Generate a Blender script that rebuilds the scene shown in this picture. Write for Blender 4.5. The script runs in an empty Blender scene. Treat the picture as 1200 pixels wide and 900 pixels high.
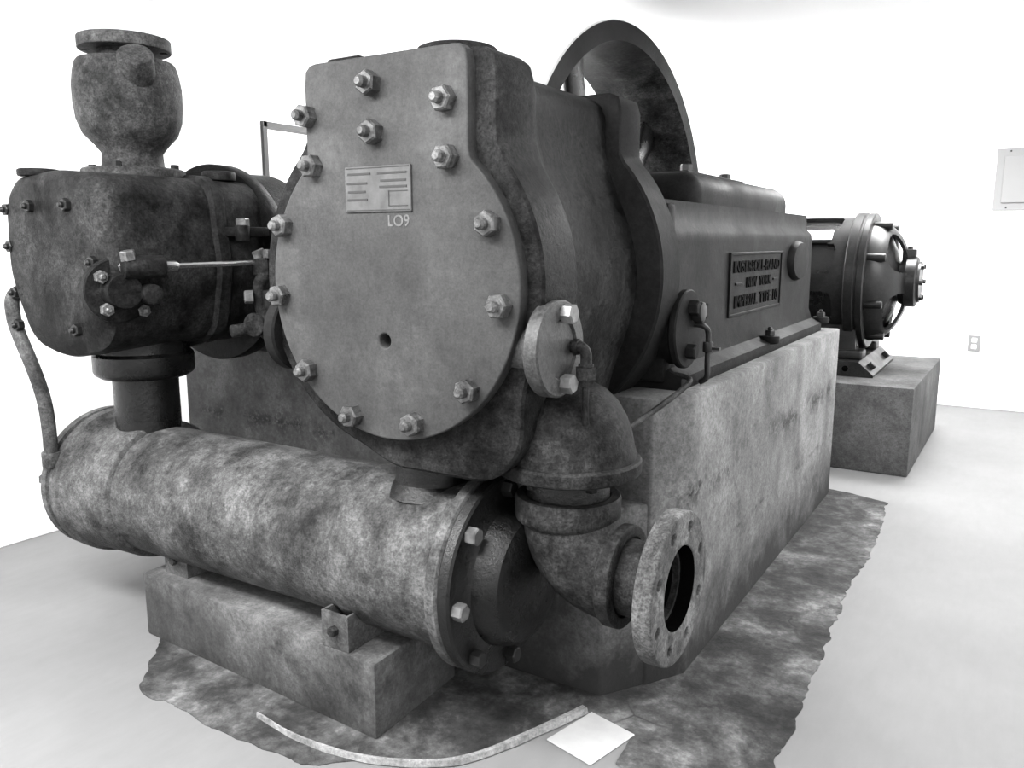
import bpy, bmesh, math, random
from math import pi, sin, cos, radians, sqrt, atan2
from mathutils import Vector, Matrix, noise
random.seed(7)
SC = bpy.context.scene
COL = SC.collection

# ------------------------------------------------------------------ materials
def nt(name):
    m = bpy.data.materials.new(name); m.use_nodes = True
    n = m.node_tree; n.nodes.clear()
    out = n.nodes.new('ShaderNodeOutputMaterial'); b = n.nodes.new('ShaderNodeBsdfPrincipled')
    n.links.new(b.outputs[0], out.inputs[0])
    return m, n, b
def noise_n(n, vec, scale, detail=6, rough=.6, stretch=None, dist=0.0):
    if stretch:
        mp = n.nodes.new('ShaderNodeMapping'); mp.inputs['Scale'].default_value = stretch
        n.links.new(vec, mp.inputs[0]); vec = mp.outputs[0]
    t = n.nodes.new('ShaderNodeTexNoise'); t.inputs['Scale'].default_value = scale
    t.inputs['Detail'].default_value = detail; t.inputs['Roughness'].default_value = rough
    t.inputs['Distortion'].default_value = dist
    n.links.new(vec, t.inputs['Vector']); return t.outputs['Fac']
def ramp(n, fac, stops):
    r = n.nodes.new('ShaderNodeValToRGB'); e = r.color_ramp.elements
    while len(e) < len(stops): e.new(.5)
    for el, (p, v) in zip(e, stops):
        el.position = p; el.color = (v, v, v, 1)
    n.links.new(fac, r.inputs[0]); return r.outputs[0]
def mix(n, a, b, fac, mode='MIX'):
    m = n.nodes.new('ShaderNodeMix'); m.data_type = 'RGBA'; m.blend_type = mode
    for s, v in ((m.inputs[6], a), (m.inputs[7], b)):
        if isinstance(v, (int, float)): s.default_value = (v, v, v, 1)
        else: n.links.new(v, s)
    if isinstance(fac, (int, float)): m.inputs[0].default_value = fac
    else: n.links.new(fac, m.inputs[0])
    return m.outputs[2]
def bump(n, b, h, strength, dist=.01):
    k = n.nodes.new('ShaderNodeBump'); k.inputs['Strength'].default_value = strength
    k.inputs['Distance'].default_value = dist
    n.links.new(h, k.inputs['Height']); n.links.new(k.outputs[0], b.inputs['Normal'])
def coords(n):
    g = n.nodes.new('ShaderNodeNewGeometry'); return g.outputs['Position']

def iron(name, dark, light, chips=.0, rough=.5, scale=5., bmp=.25, spec=.05, metal=0.0, grit=1., drips=.8):
    m, n, b = nt(name); p = coords(n)
    big = noise_n(n, p, scale, 9, .72, dist=.15)
    c = ramp(n, big, [(.36, dark), (.5, (dark + light) * .45), (.64, light)])
    drip = noise_n(n, p, 3.5, 7, .68, stretch=(1.2, 1.2, .6))
    c = mix(n, c, ramp(n, drip, [(.36, .45), (.60, 1.25)]), drips, 'MULTIPLY')
    fine = noise_n(n, p, 55, 6, .75)
    c = mix(n, c, ramp(n, fine, [(.36, .45), (.62, 1.4)]), .75 * grit, 'MULTIPLY')
    pits = noise_n(n, p, 170, 4, .7)
    c = mix(n, c, ramp(n, pits, [(.36, .45), (.60, 1.3)]), .8 * grit, 'MULTIPLY')
    if chips:
        ch = noise_n(n, p, 34, 11, .84, dist=.5)
        c = mix(n, c, light * 3.2, ramp(n, ch, [(.685 - chips, 0), (.74 - chips, 1)]))
    n.links.new(c, b.inputs['Base Color'])
    n.links.new(ramp(n, big, [(.3, rough - .12), (.7, rough + .15)]), b.inputs['Roughness'])
    b.inputs['Metallic'].default_value = metal
    b.inputs['Specular IOR Level'].default_value = spec
    bump(n, b, mix(n, fine, big, .3), bmp, .008)
    return m
def plain(name, v, rough=.5, metal=0., spec=.25, var=.0, scale=20):
    m, n, b = nt(name)
    if var:
        c = ramp(n, noise_n(n, coords(n), scale, 6, .6), [(.3, max(0, v - var)), (.7, v + var)])
        n.links.new(c, b.inputs['Base Color'])
    else: b.inputs['Base Color'].default_value = (v, v, v, 1)
    b.inputs['Roughness'].default_value = rough; b.inputs['Metallic'].default_value = metal
    b.inputs['Specular IOR Level'].default_value = spec
    return m
def math_n(n, op, a, bb=0., c=None):
    k = n.nodes.new('ShaderNodeMath'); k.operation = op
    for s, v in zip(k.inputs, (a, bb, c)):
        if v is None: continue
        if isinstance(v, (int, float)): s.default_value = v
        else: n.links.new(v, s)
    return k.outputs[0]
def concrete(name, lo, hi, seam=None, base_stain=0., streak=.6, scale=4., front_dark=False):
    m, n, b = nt(name); p = coords(n)
    c = ramp(n, noise_n(n, p, scale, 9, .7, dist=.3), [(.34, lo), (.64, hi)])
    st = noise_n(n, p, 5, 6, .6, stretch=(1.1, 1.1, .2))
    c = mix(n, c, ramp(n, st, [(.34, .45), (.56, 1.1)]), streak, 'MULTIPLY')
    fine = noise_n(n, p, 60, 5, .7)
    c = mix(n, c, ramp(n, fine, [(.33, .6), (.58, 1.15)]), .75, 'MULTIPLY')
    c = mix(n, c, ramp(n, noise_n(n, p, 150, 4, .7), [(.34, .6), (.6, 1.15)]), .7, 'MULTIPLY')
    sx = n.nodes.new('ShaderNodeSeparateXYZ'); n.links.new(p, sx.inputs[0])
    h = fine
    if seam is not None:
        for z0, wd, stg in seam:
            wob = noise_n(n, p, 7, 6, .7)
            d = math_n(n, 'ABSOLUTE', math_n(n, 'SUBTRACT', math_n(n, 'ADD', sx.outputs[2], math_n(n, 'MULTIPLY', wob, .05)), z0 + .025))
            brk = ramp(n, noise_n(n, p, 6, 5, .7), [(.46, 0), (.58, 1)])
            line = math_n(n, 'MULTIPLY', ramp(n, d, [(0, 1), (wd, 0)]), brk)
            pit = ramp(n, noise_n(n, p, 45, 5, .75), [(.50, 1), (.62, .0)])
            c = mix(n, c, .008, math_n(n, 'MULTIPLY', math_n(n, 'MULTIPLY', line, pit), stg))
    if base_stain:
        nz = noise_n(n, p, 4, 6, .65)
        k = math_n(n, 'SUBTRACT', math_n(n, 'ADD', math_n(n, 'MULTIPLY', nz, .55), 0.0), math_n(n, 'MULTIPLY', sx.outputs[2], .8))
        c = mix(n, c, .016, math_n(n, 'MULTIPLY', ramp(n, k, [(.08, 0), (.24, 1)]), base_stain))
    if front_dark:  # patchy darker tone on the left front faces
        k = math_n(n, 'ADD', sx.outputs[0], math_n(n, 'MULTIPLY', noise_n(n, p, 3, 6, .65), .22))
        pt = ramp(n, noise_n(n, p, 6, 7, .7), [(.35, .9), (.62, .45)])
        kk = n.nodes.new('ShaderNodeMapRange'); kk.inputs[1].default_value = -.86; kk.inputs[2].default_value = -.74; kk.inputs[3].default_value = 1; kk.inputs[4].default_value = 0
        n.links.new(k, kk.inputs[0])
        up = n.nodes.new('ShaderNodeMapRange'); up.inputs[1].default_value = 2.2; up.inputs[2].default_value = 2.4; up.inputs[3].default_value = 1; up.inputs[4].default_value = 0
        n.links.new(sx.outputs[1], up.inputs[0])
        c = mix(n, c, .018, math_n(n, 'MULTIPLY', math_n(n, 'MULTIPLY', kk.outputs[0], pt), up.outputs[0]))
    n.links.new(c, b.inputs['Base Color']); b.inputs['Roughness'].default_value = .85
    b.inputs['Specular IOR Level'].default_value = .25
    bump(n, b, mix(n, fine, noise_n(n, p, 14, 6, .7), .5), .45, .006)
    return m

M = {}
M['iron'] = iron('weathered_cast_iron', .002, .014, chips=.0, rough=.5, bmp=.5)
M['iron_side'] = iron('blotched_cast_iron', .0015, .024, chips=.012, rough=.5, scale=6, bmp=.6)
M['head'] = iron('smoky_head_iron', .003, .028, chips=.0, rough=.55, scale=7, bmp=.5)
M['rimsteel'] = iron('greasy_flange_iron', .02, .05, chips=.0, rough=.45, scale=8, bmp=.3, spec=.3)
M['saddlep'] = iron('scuffed_saddle_steel', .03, .09, rough=.6, scale=9, bmp=.3, grit=.6)
M['cover'] = iron('worn_cover_paint', .032, .058, chips=-.012, rough=.5, scale=3, bmp=.15, grit=.3, drips=.4)
M['frame'] = iron('painted_frame', .0045, .0115, rough=.55, scale=3, bmp=.2, spec=.05, grit=.5, drips=.6)
M['tank'] = iron('rust_mottled_tank', .018, .11, chips=.01, rough=.5, scale=6, bmp=.7, grit=.8)
M['black'] = iron('oily_black_iron', .001, .006, chips=.015, rough=.3, scale=7, bmp=.5, spec=.3)
M['pipe'] = iron('pitted_pipe_iron', .007, .04, chips=.03, rough=.5, scale=8, bmp=.6)
M['flange'] = iron('bare_flange_steel', .05, .17, chips=-.01, rough=.5, scale=9, bmp=.4)
M['nut'] = iron('steel_nut', .02, .09, rough=.35, scale=30, bmp=.15, spec=.5)
M['brightnut'] = plain('bright_nut', .12, .35, .3, var=.05, scale=40)
M['bore'] = plain('bore_black', .002, .95, 0., .0)
M['rod'] = plain('polished_rod', .4, .25, .9)
M['bolt_dark'] = plain('dark_bolt', .007, .45, var=.004, scale=40)
M['rimrust'] = iron('rusty_rim_inside', .003, .05, chips=.0, rough=.5, scale=7, bmp=.4)
M['tread'] = plain('worn_hazy_tread', .62, .35, .5, var=.08, scale=6)  # belt-polished tread, paled further to carry haze and strong light
M['plate'] = plain('nameplate_metal', .06, .42, .2, var=.02, scale=25)
M['plate_mark'] = plain('nameplate_etching', .02, .6)
M['letter_dark'] = plain('letter_black', .003, .7, spec=.03)
M['chalk'] = plain('chalk', .085, .95, var=.025, scale=120)
M['valve'] = iron('glare_valve_iron', .01, .075, rough=.6, scale=4, bmp=.2)  # iron paled to carry the window glare over the valve
M['motor'] = iron('motor_grey_enamel', .005, .012, rough=.4, scale=5, bmp=.1, spec=.25)
M['label'] = plain('motor_label', .8, .5)
M['concrete'] = concrete('plinth_concrete', .07, .16, seam=[(.53, .08, 1.), (.30, .012, .8)], base_stain=.95, front_dark=True)
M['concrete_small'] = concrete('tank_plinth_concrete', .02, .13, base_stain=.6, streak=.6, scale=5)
M['concrete_motor'] = concrete('motor_plinth_concrete', .03, .085, streak=.4)
M['wall'] = plain('white_wall_paint', .92, .7, spec=.2)
M['trim'] = plain('white_trim_paint', .86, .5, spec=.3)
M['panelpaint'] = plain('panel_enamel', .22, .6, spec=.03)
M['outletp'] = plain('outlet_plastic', .2, .5, spec=.05)
M['winframe'] = plain('window_frame_dark', .035, .5)
M['glass'] = None

def floor_mat():
    m, n, b = nt('smooth_floor_concrete'); p = coords(n)
    c = ramp(n, noise_n(n, p, 1.6, 8, .6), [(.3, .128), (.7, .162)])
    c = mix(n, c, ramp(n, noise_n(n, p, 30, 5, .7, stretch=(1, .25, 1)), [(.3, .93), (.7, 1.04)]), .8, 'MULTIPLY')
    n.links.new(c, b.inputs['Base Color']); b.inputs['Roughness'].default_value = .55
    b.inputs['Specular IOR Level'].default_value = .3
    return m
M['floor'] = floor_mat()
def apron_mat():
    m, n, b = nt('old_oily_concrete'); p = coords(n)
    a = noise_n(n, p, 3.6, 10, .74, dist=.12)
    c = ramp(n, a, [(.36, .008), (.47, .026), (.56, .07), (.66, .18)])
    fine = noise_n(n, p, 40, 6, .75)
    c = mix(n, c, ramp(n, fine, [(.3, .55), (.62, 1.2)]), .8, 'MULTIPLY')
    v = n.nodes.new('ShaderNodeTexVoronoi'); v.feature = 'DISTANCE_TO_EDGE'; v.inputs['Scale'].default_value = 2.3
    mp = n.nodes.new('ShaderNodeMix'); mp.data_type = 'VECTOR'; mp.inputs[0].default_value = .12
    nz = n.nodes.new('ShaderNodeTexNoise'); nz.inputs['Scale'].default_value = 6; n.links.new(p, nz.inputs['Vector'])
    n.links.new(p, mp.inputs[4]); n.links.new(nz.outputs['Color'], mp.inputs[5]); n.links.new(mp.outputs[1], v.inputs['Vector'])
    crack = math_n(n, 'MULTIPLY', ramp(n, v.outputs['Distance'], [(0, 1), (.012, 0)]), ramp(n, noise_n(n, p, 2.2), [(.5, 0), (.6, 1)]))
    c = mix(n, c, .015, crack)
    n.links.new(c, b.inputs['Base Color']); b.inputs['Roughness'].default_value = .8
    b.inputs['Specular IOR Level'].default_value = .25
    bump(n, b, mix(n, fine, a, .4), .5, .008)
    return m
M['apron'] = apron_mat()
M['lip'] = concrete('pale_cement', .12, .28, streak=.3, scale=9)
def glass_mat():
    m = bpy.data.materials.new('window_glass'); m.use_nodes = True; n = m.node_tree; n.nodes.clear()
    o = n.nodes.new('ShaderNodeOutputMaterial'); t = n.nodes.new('ShaderNodeBsdfTransparent')
    g = n.nodes.new('ShaderNodeBsdfGlossy'); g.inputs['Roughness'].default_value = .02
    mx = n.nodes.new('ShaderNodeMixShader'); f = n.nodes.new('ShaderNodeFresnel')
    mx.inputs[0].default_value = .04; n.nodes.remove(f); n.links.new(t.outputs[0], mx.inputs[1]); n.links.new(g.outputs[0], mx.inputs[2])
    n.links.new(mx.outputs[0], o.inputs[0]); return m
M['glass'] = glass_mat()

# ------------------------------------------------------------------ helpers
def link(name, me, mat, parent=None, smooth=35):
    if smooth:
        for p in me.polygons: p.use_smooth = True
        me.set_sharp_from_angle(angle=radians(smooth))
    o = bpy.data.objects.new(name, me); COL.objects.link(o)
    if mat: me.materials.clear(); me.materials.append(M[mat])
    if parent:
        o.parent = parent
        o.matrix_parent_inverse = Matrix.Translation(-wloc(parent))
    return o
def wloc(o):
    v = Vector((0, 0, 0))
    while o:
        v += o.location; o = o.parent if False else None
    return v
def tomesh(bm, name):
    bmesh.ops.recalc_face_normals(bm, faces=bm.faces)
    me = bpy.data.meshes.new(name); bm.to_mesh(me); bm.free(); return me
def obj(name, bm, mat, parent=None, smooth=35):
    return link(name, tomesh(bm, name), mat, parent, smooth)
def thing(name, label, cat, loc, group=None):
    o = bpy.data.objects.new(name, None); o.empty_display_size = .1; COL.objects.link(o)
    o.location = loc; o['label'] = label; o['category'] = cat
    if group: o['group'] = group
    return o
def tag(o, label, cat, group=None):
    o['label'] = label; o['category'] = cat
    if group: o['group'] = group
    return o
def struct(o): o['kind'] = 'structure'; return o

def add_box(bm, x0, x1, y0, y1, z0, z1, bev=0., seg=2):
    r = bmesh.ops.create_cube(bm, size=1)
    for v in r['verts']:
        v.co = Vector(((x0 + x1) / 2 + v.co.x * (x1 - x0), (y0 + y1) / 2 + v.co.y * (y1 - y0), (z0 + z1) / 2 + v.co.z * (z1 - z0)))
    if bev:
        es = list({e for v in r['verts'] for e in v.link_edges})
        bmesh.ops.bevel(bm, geom=es, offset=bev, segments=seg, profile=.5, affect='EDGES')
def box(x0, x1, y0, y1, z0, z1, bev=0., seg=2):
    bm = bmesh.new(); add_box(bm, x0, x1, y0, y1, z0, z1, bev, seg); return bm
def axis_m(o, d):
    q = Vector(d).to_track_quat('Z', 'Y'); return Matrix.Translation(Vector(o)) @ q.to_matrix().to_4x4()
def add_lathe(bm, prof, mat4, n=48, close=False):
    rings = []
    for r, z in prof:
        if r < 1e-6: rings.append([bm.verts.new(mat4 @ Vector((0, 0, z)))])
        else: rings.append([bm.verts.new(mat4 @ Vector((r * cos(2 * pi * i / n), r * sin(2 * pi * i / n), z))) for i in range(n)])
    prs = list(zip(rings, rings[1:])) + ([(rings[-1], rings[0])] if close else [])
    for a, b in prs:
        for i in range(n):
            j = (i + 1) % n
            if len(a) == 1 and len(b) == 1: continue
            if len(a) == 1: bm.faces.new((a[0], b[i], b[j]))
            elif len(b) == 1: bm.faces.new((a[i], a[j], b[0]))
            else: bm.faces.new((a[i], a[j], b[j], b[i]))
def lathe(prof, o, d, n=48, close=False):
    bm = bmesh.new(); add_lathe(bm, prof, axis_m(o, d), n, close); return bm
def rcyl(r, h, b=.004):                     # capped cylinder profile with bevelled rims
    return [(0, 0), (r - b, 0), (r - b * .3, b * .3), (r, b), (r, h - b), (r - b * .3, h - b * .3), (r - b, h), (0, h)]
def add_tube(bm, pts, r, n=12, cap=True, rads=None):
    pts = [Vector(p) for p in pts]; rings = []
    t = (pts[1] - pts[0]).normalized(); up = Vector((0, 0, 1)) if abs(t.z) < .9 else Vector((1, 0, 0))
    u = t.cross(up).normalized()
    for i, p in enumerate(pts):
        a = pts[max(i - 1, 0)]; b = pts[min(i + 1, len(pts) - 1)]; t = (b - a).normalized()
        u = (u - t * u.dot(t)).normalized(); w = t.cross(u); rr = rads[i] if rads else r
        rings.append([bm.verts.new(p + u * rr * cos(2 * pi * k / n) + w * rr * sin(2 * pi * k / n)) for k in range(n)])
    for a, b in zip(rings, rings[1:]):
        for k in range(n): bm.faces.new((a[k], a[(k + 1) % n], b[(k + 1) % n], b[k]))
    if cap: bm.faces.new(rings[0][::-1]); bm.faces.new(rings[-1])
def smooth_path(pts, per=8):
    pts = [Vector(p) for p in pts]; out = []
    P = [pts[0] * 2 - pts[1]] + pts + [pts[-1] * 2 - pts[-2]]
    for i in range(1, len(P) - 2):
        a, b, c, d = P[i - 1:i + 3]
        for k in range(per):
            t = k / per
            out.append(.5 * ((2 * b) + (c - a) * t + (2 * a - 5 * b + 4 * c - d) * t * t + (3 * b - a - 3 * c + d) * t ** 3))
    out.append(pts[-1]); return out
def tube(pts, r, n=12, per=8):
    bm = bmesh.new(); add_tube(bm, smooth_path(pts, per) if per else pts, r, n); return bm
def plate_mesh(loops, th, bev=0.):
    """flat plate (with holes) in the XY plane, z 0..th"""
    cu = bpy.data.curves.new('t', 'CURVE'); cu.dimensions = '2D'; cu.fill_mode = 'BOTH'
    cu.extrude = th / 2 - bev; cu.bevel_depth = bev; cu.bevel_resolution = 2; cu.offset = -bev
    for L in loops:
        s = cu.splines.new('POLY'); s.points.add(len(L) - 1)
        for q, (x, y) in zip(s.points, L): q.co = (x, y, 0, 1)
        s.use_cyclic_u = True
    o = bpy.data.objects.new('t', cu); COL.objects.link(o)
    dg = bpy.context.evaluated_depsgraph_get()
    me = bpy.data.meshes.new_from_object(o.evaluated_get(dg))
    bpy.data.objects.remove(o); bpy.data.curves.remove(cu)
    me.transform(Matrix.Translation((0, 0, th / 2))); return me
def circ(r, cx=0, cy=0, n=64): return [(cx + r * cos(2 * pi * i / n), cy + r * sin(2 * pi * i / n)) for i in range(n)]
def merge_me(bm, me, mat4):
    k = len(bm.verts); bm.from_mesh(me); bm.verts.ensure_lookup_table()
    for v in bm.verts[k:]: v.co = mat4 @ v.co
# local frames: plane facing -Y (x->X, y->Z, z-> -Y) / facing +X (x->Y, y->Z, z->X)
def face_my(x, y, z): return Matrix(((1, 0, 0, x), (0, 0, -1, y), (0, 1, 0, z), (0, 0, 0, 1)))
def face_px(x, y, z): return Matrix(((0, 0, 1, x), (1, 0, 0, y), (0, 1, 0, z), (0, 0, 0, 1)))
def plate(name, loops, th, bev, m4, mat, parent):
    me = plate_mesh(loops, th, bev); me.transform(m4); return link(name, me, mat, parent, 30)
def text_me(s, size, depth):
    cu = bpy.data.curves.new('t', 'FONT'); cu.body = s; cu.size = size; cu.extrude = depth / 2
    cu.align_x = 'CENTER'; cu.align_y = 'CENTER'; cu.offset = size * .012
    o = bpy.data.objects.new('t', cu); COL.objects.link(o)
    me = bpy.data.meshes.new_from_object(o.evaluated_get(bpy.context.evaluated_depsgraph_get()))
    bpy.data.objects.remove(o); bpy.data.curves.remove(cu); return me

def hex_bolt_mesh(af=.045, h=.03, stud=.02, sr=.012, washer=.0):
    bm = bmesh.new(); R = af / sqrt(3)
    prof = [(0, 0), (R, 0), (R, h - af * .09), (R * .86, h), (0, h)]
    if washer: add_lathe(bm, rcyl(washer, .005, .001), Matrix(), 24)
    add_lathe(bm, prof, Matrix.Translation((0, 0, .004 if washer else 0)), 6)
    if stud: add_lathe(bm, [(sr, 0), (sr, h + stud - .006), (sr * .6, h + stud), (0, h + stud)], Matrix(), 14)
    return tomesh(bm, 'bolt')
ME_BOLT = hex_bolt_mesh(.046, .028, .02, .0125)
ME_BOLT_S = hex_bolt_mesh(.032, .02, .012, .009)
ME_HEAD = hex_bolt_mesh(.036, .026, 0)
ME_HEAD_S = hex_bolt_mesh(.024, .016, 0)
for me in (ME_BOLT, ME_BOLT_S, ME_HEAD, ME_HEAD_S):
    for p in me.polygons: p.use_smooth = False
_bm_cache = {}
def bolt(me, o, d, parent, mat='nut', rot=None, name='bolt'):
    key = (me.name, mat)
    if key not in _bm_cache:
        c = me.copy(); c.materials.clear(); c.materials.append(M[mat]); _bm_cache[key] = c
    b = bpy.data.objects.new(name, _bm_cache[key]); COL.objects.link(b)
    m = axis_m(o, d) @ Matrix.Rotation(random.uniform(0, 1) if rot is None else rot, 4, 'Z')
    top = parent
    b.parent = parent
    root = parent
    while root.parent: root = root.parent
    b.matrix_parent_inverse = Matrix.Translation(-root.location) if parent is root else Matrix()
    b.matrix_world = m
    # parts carry world-space meshes, so only the thing's own offset is undone
    b.matrix_parent_inverse = Matrix.Identity(4) if parent is not root else Matrix.Translation(-root.location)
    b.matrix_basis = m
    return b
def sub(name, bm, mat, part, smooth=35):
    """sub-part: parent is a part whose world matrix is identity"""
    me = bm if isinstance(bm, bpy.types.Mesh) else tomesh(bm, name)
    if smooth:
        for p in me.polygons: p.use_smooth = True
        me.set_sharp_from_angle(angle=radians(smooth))
    me.materials.clear(); me.materials.append(M[mat])
    o = bpy.data.objects.new(name, me); COL.objects.link(o); o.parent = part; return o

# star-shaped profile of a round barrel with valve chests, found along rays
def profile(R, top=None, bot=None, k=.04, cr=.05, n=128, ox=0., oz=0., crb=None):
    """top/bot = (x0, x1, height)"""
    def rb(x, y, x0, x1, y0, y1, cr=cr):
        cx, cy = (x0 + x1) / 2, (y0 + y1) / 2
        qx, qy = abs(x - cx) - (x1 - x0) / 2 + cr, abs(y - cy) - (y1 - y0) / 2 + cr
        return sqrt(max(qx, 0) ** 2 + max(qy, 0) ** 2) + min(max(qx, qy), 0) - cr
    def smin(a, b):
        h = max(k - abs(a - b), 0) / k if k else 0
        return min(a, b) - h * h * k / 4
    def f(x, y):
        d = sqrt((x - ox) ** 2 + (y - oz) ** 2) - R
        if top: d = smin(d, rb(x, y, top[0], top[1], -.1, top[2]))
        if bot: d = smin(d, rb(x, y, bot[0], bot[1], -bot[2], .1, crb or cr))
        return d
    out = []
    for i in range(n):
        a = 2 * pi * i / n; lo, hi = .02, 1.2
        for _ in range(40):
            m = (lo + hi) / 2
            if f(m * cos(a), m * sin(a)) > 0: hi = m
            else: lo = m
        out.append((lo * cos(a), lo * sin(a)))
    return out
def add_loft(bm, secs, cap=True):
    """secs = list of (list of 3D points)"""
    rings = [[bm.verts.new(Vector(p)) for p in s] for s in secs]; n = len(rings[0])
    for a, b in zip(rings, rings[1:]):
        for i in range(n): bm.faces.new((a[i], a[(i + 1) % n], b[(i + 1) % n], b[i]))
    if cap: bm.faces.new(rings[0][::-1]); bm.faces.new(rings[-1])
def at_y(pr, cx, cz, y, s=1.): return [(cx + x * s, y, cz + z * s) for x, z in pr]
def lerp_pr(a, b, t): return [((1 - t) * p[0] + t * q[0], (1 - t) * p[1] + t * q[1]) for p, q in zip(a, b)]

# ------------------------------------------------------------------ room
XL, YB, ZC = -3.37, 6.8, 2.24
def plane_poly(pts):
    bm = bmesh.new(); bm.faces.new([bm.verts.new(p) for p in pts]); return bm
fl = struct(obj('floor', box(XL - .1, 2.2, -.6, YB + .1, -.12, 0), 'floor', smooth=0))
wy0, wy1, wz0, wz1 = 3.03, 3.78, 1.43, 1.80
bm = bmesh.new()
add_box(bm, XL - .12, XL, -.6, wy0, 0, ZC); add_box(bm, XL - .12, XL, wy1, YB + .12, 0, ZC)
add_box(bm, XL - .12, XL, wy0, wy1, 0, wz0); add_box(bm, XL - .12, XL, wy0, wy1, wz1, ZC)
struct(obj('wall_left', bm, 'wall', smooth=0))
struct(obj('wall_back', box(XL, 2.2, YB, YB + .12, 0, ZC), 'wall', smooth=0))
struct(obj('ceiling', box(XL - .12, 2.2, -.6, YB + .12, ZC, ZC + .1), 'wall', smooth=0))
bm = bmesh.new()
add_box(bm, XL, XL + .016, -.6, YB, 0, .12, .004); struct(obj('baseboard_left', bm, 'trim'))
bm = bmesh.new()
add_box(bm, XL + .016, 2.2, YB - .016, YB, 0, .115, .004); struct(obj('baseboard_back', bm, 'trim'))
w = bpy.data.objects.new('window_1', None); COL.objects.link(w); w.location = (XL, (wy0 + wy1) / 2, wz0); w['kind'] = 'structure'
bm = bmesh.new(); t = .022
add_box(bm, XL - .05, XL + .02, wy0 - .005, wy0 + t, wz0, wz1 + .005); add_box(bm, XL - .05, XL + .02, wy1 - t, wy1 + .005, wz0, wz1 + .005)
add_box(bm, XL - .05, XL + .02, wy0, wy1, wz1 - t, wz1 + .005); add_box(bm, XL - .05, XL + .02, wy0, wy1, wz0, wz0 + t)
obj('window_frame', bm, 'winframe', w, 0)
obj('pane', box(XL - .035, XL - .03, wy0 + t, wy1 - t, wz0 + t, wz1 - t), 'glass', w, 0)
obj('window_sill', box(XL - .04, XL + .06, wy0 - .05, wy1 + .05, wz0 - .03, wz0 - .002, .006), 'trim', w)

# old concrete apron under the machine, ragged along the cut in the newer floor
ol = [(-2.17, 1.46), (-1.95, 1.22), (-1.88, 1.205), (-1.75, 1.215), (-1.62, 1.19), (-1.45, 1.20), (-1.32, 1.215), (-1.22, 1.29), (-1.07, 1.362), (-.985, 1.455), (-.905, 1.635), (-.86, 1.75),
      (-.79, 1.74), (-.715, 1.725), (-.70, 1.60), (-.60, 1.56), (-.52, 1.50), (-.385, 1.48), (-.385, 1.79), (-.39, 2.32), (-.41, 2.84), (-.40, 3.3),  # notch shaped after the bright patch of light, baring pale floor
      (-.43, 4.03), (-.60, 4.10), (-.76, 4.13), (-2.8, 4.13), (-2.8, 2.0), (-2.2, 1.9)]
pts = []
for i, (x, y) in enumerate(ol):
    x2, y2 = ol[(i + 1) % len(ol)]; L = sqrt((x2 - x) ** 2 + (y2 - y) ** 2); k = max(1, int(L / .012))
    for j in range(k):
        px, py = x + (x2 - x) * j / k, y + (y2 - y) * j / k
        a = .028 if (px > -.46 and py > 1.5) else .008
        if px < -1.25 and py < 1.5: a = .02
        nn = noise.noise_vector(Vector((px * 4, py * 4, 0))) * .5 + noise.noise_vector(Vector((px * 13, py * 13, 3))) * .45 + noise.noise_vector(Vector((px * 40, py * 40, 5))) * .35
        pts.append((px + nn.x * a, py + nn.y * a))
me = plate_mesh([pts], .003, 0)
ap = struct(link('trim_1', me, 'apron', None, 0))
lip = [(-1.56, 1.292), (-1.4, 1.275), (-1.22, 1.295), (-1.07, 1.362), (-.985, 1.45), (-.905, 1.634), (-.86, 1.755)]
bm = bmesh.new(); sp = smooth_path([(x, y, .009) for x, y in lip], 6)
vs = []
for i, p in enumerate(sp):
    a = sp[max(i - 1, 0)]; b = sp[min(i + 1, len(sp) - 1)]; tt = (b - a).normalized(); nn = Vector((-tt.y, tt.x, 0))
    wd = .003 + .003 * noise.noise(p * 14) + .012 * i / len(sp)
    vs.append([bm.verts.new(p + nn * wd + Vector((0, 0, -.006))), bm.verts.new(p + nn * wd * .5 + Vector((0, 0, .007))),
               bm.verts.new(p - nn * wd * .6 + Vector((0, 0, .007))), bm.verts.new(p - nn * wd + Vector((0, 0, -.006)))])
for a, b in zip(vs, vs[1:]):
    for k in range(3): bm.faces.new((a[k], a[k + 1], b[k + 1], b[k]))
struct(obj('trim_2', bm, 'lip'))

M['lightpatch'] = plain('painted_floor_light', .36, .6, var=.04, scale=9)  # bright square of light on the floor, put into a pale slab's colour
struct(obj('light_patch', box(-.07, .07, -.085, .085, 0, .005, .002, 1), 'lightpatch'))
bpy.data.objects['light_patch'].location = (-.795, 1.66, 0); bpy.data.objects['light_patch'].rotation_euler = (0, 0, radians(-14))

# ------------------------------------------------------------------ concrete plinths
ZP = .80
def add_prism(bm, poly, z0, z1, bev=0.):
    b2 = bmesh.new()
    f = b2.faces.new([b2.verts.new((x, y, z0)) for x, y in poly])
    e = bmesh.ops.extrude_face_region(b2, geom=[f])
    for v in e['geom']:
        if isinstance(v, bmesh.types.BMVert): v.co.z = z1
    if bev:
        bmesh.ops.bevel(b2, geom=[x for x in b2.edges], offset=bev, segments=2, profile=.5, affect='EDGES')
    me = tomesh(b2, 't'); bm.from_mesh(me); bpy.data.meshes.remove(me)
bm = bmesh.new()
add_prism(bm, [(-.705, 2.07), (-.695, 4.05), (-1.50, 4.05), (-1.50, 2.13), (-.90, 2.13), (-.90, 1.95), (-.775, 1.95)], 0, ZP, .008)
add_prism(bm, [(-2.05, 2.13), (-2.05, 4.05), (-2.85, 4.05), (-2.85, 2.10)], 0, ZP, .008)
add_prism(bm, [(-2.84, 2.11), (-.9, 2.11), (-.9, 2.45), (-2.84, 2.45)], 0, ZP - .004, .008)
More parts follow.
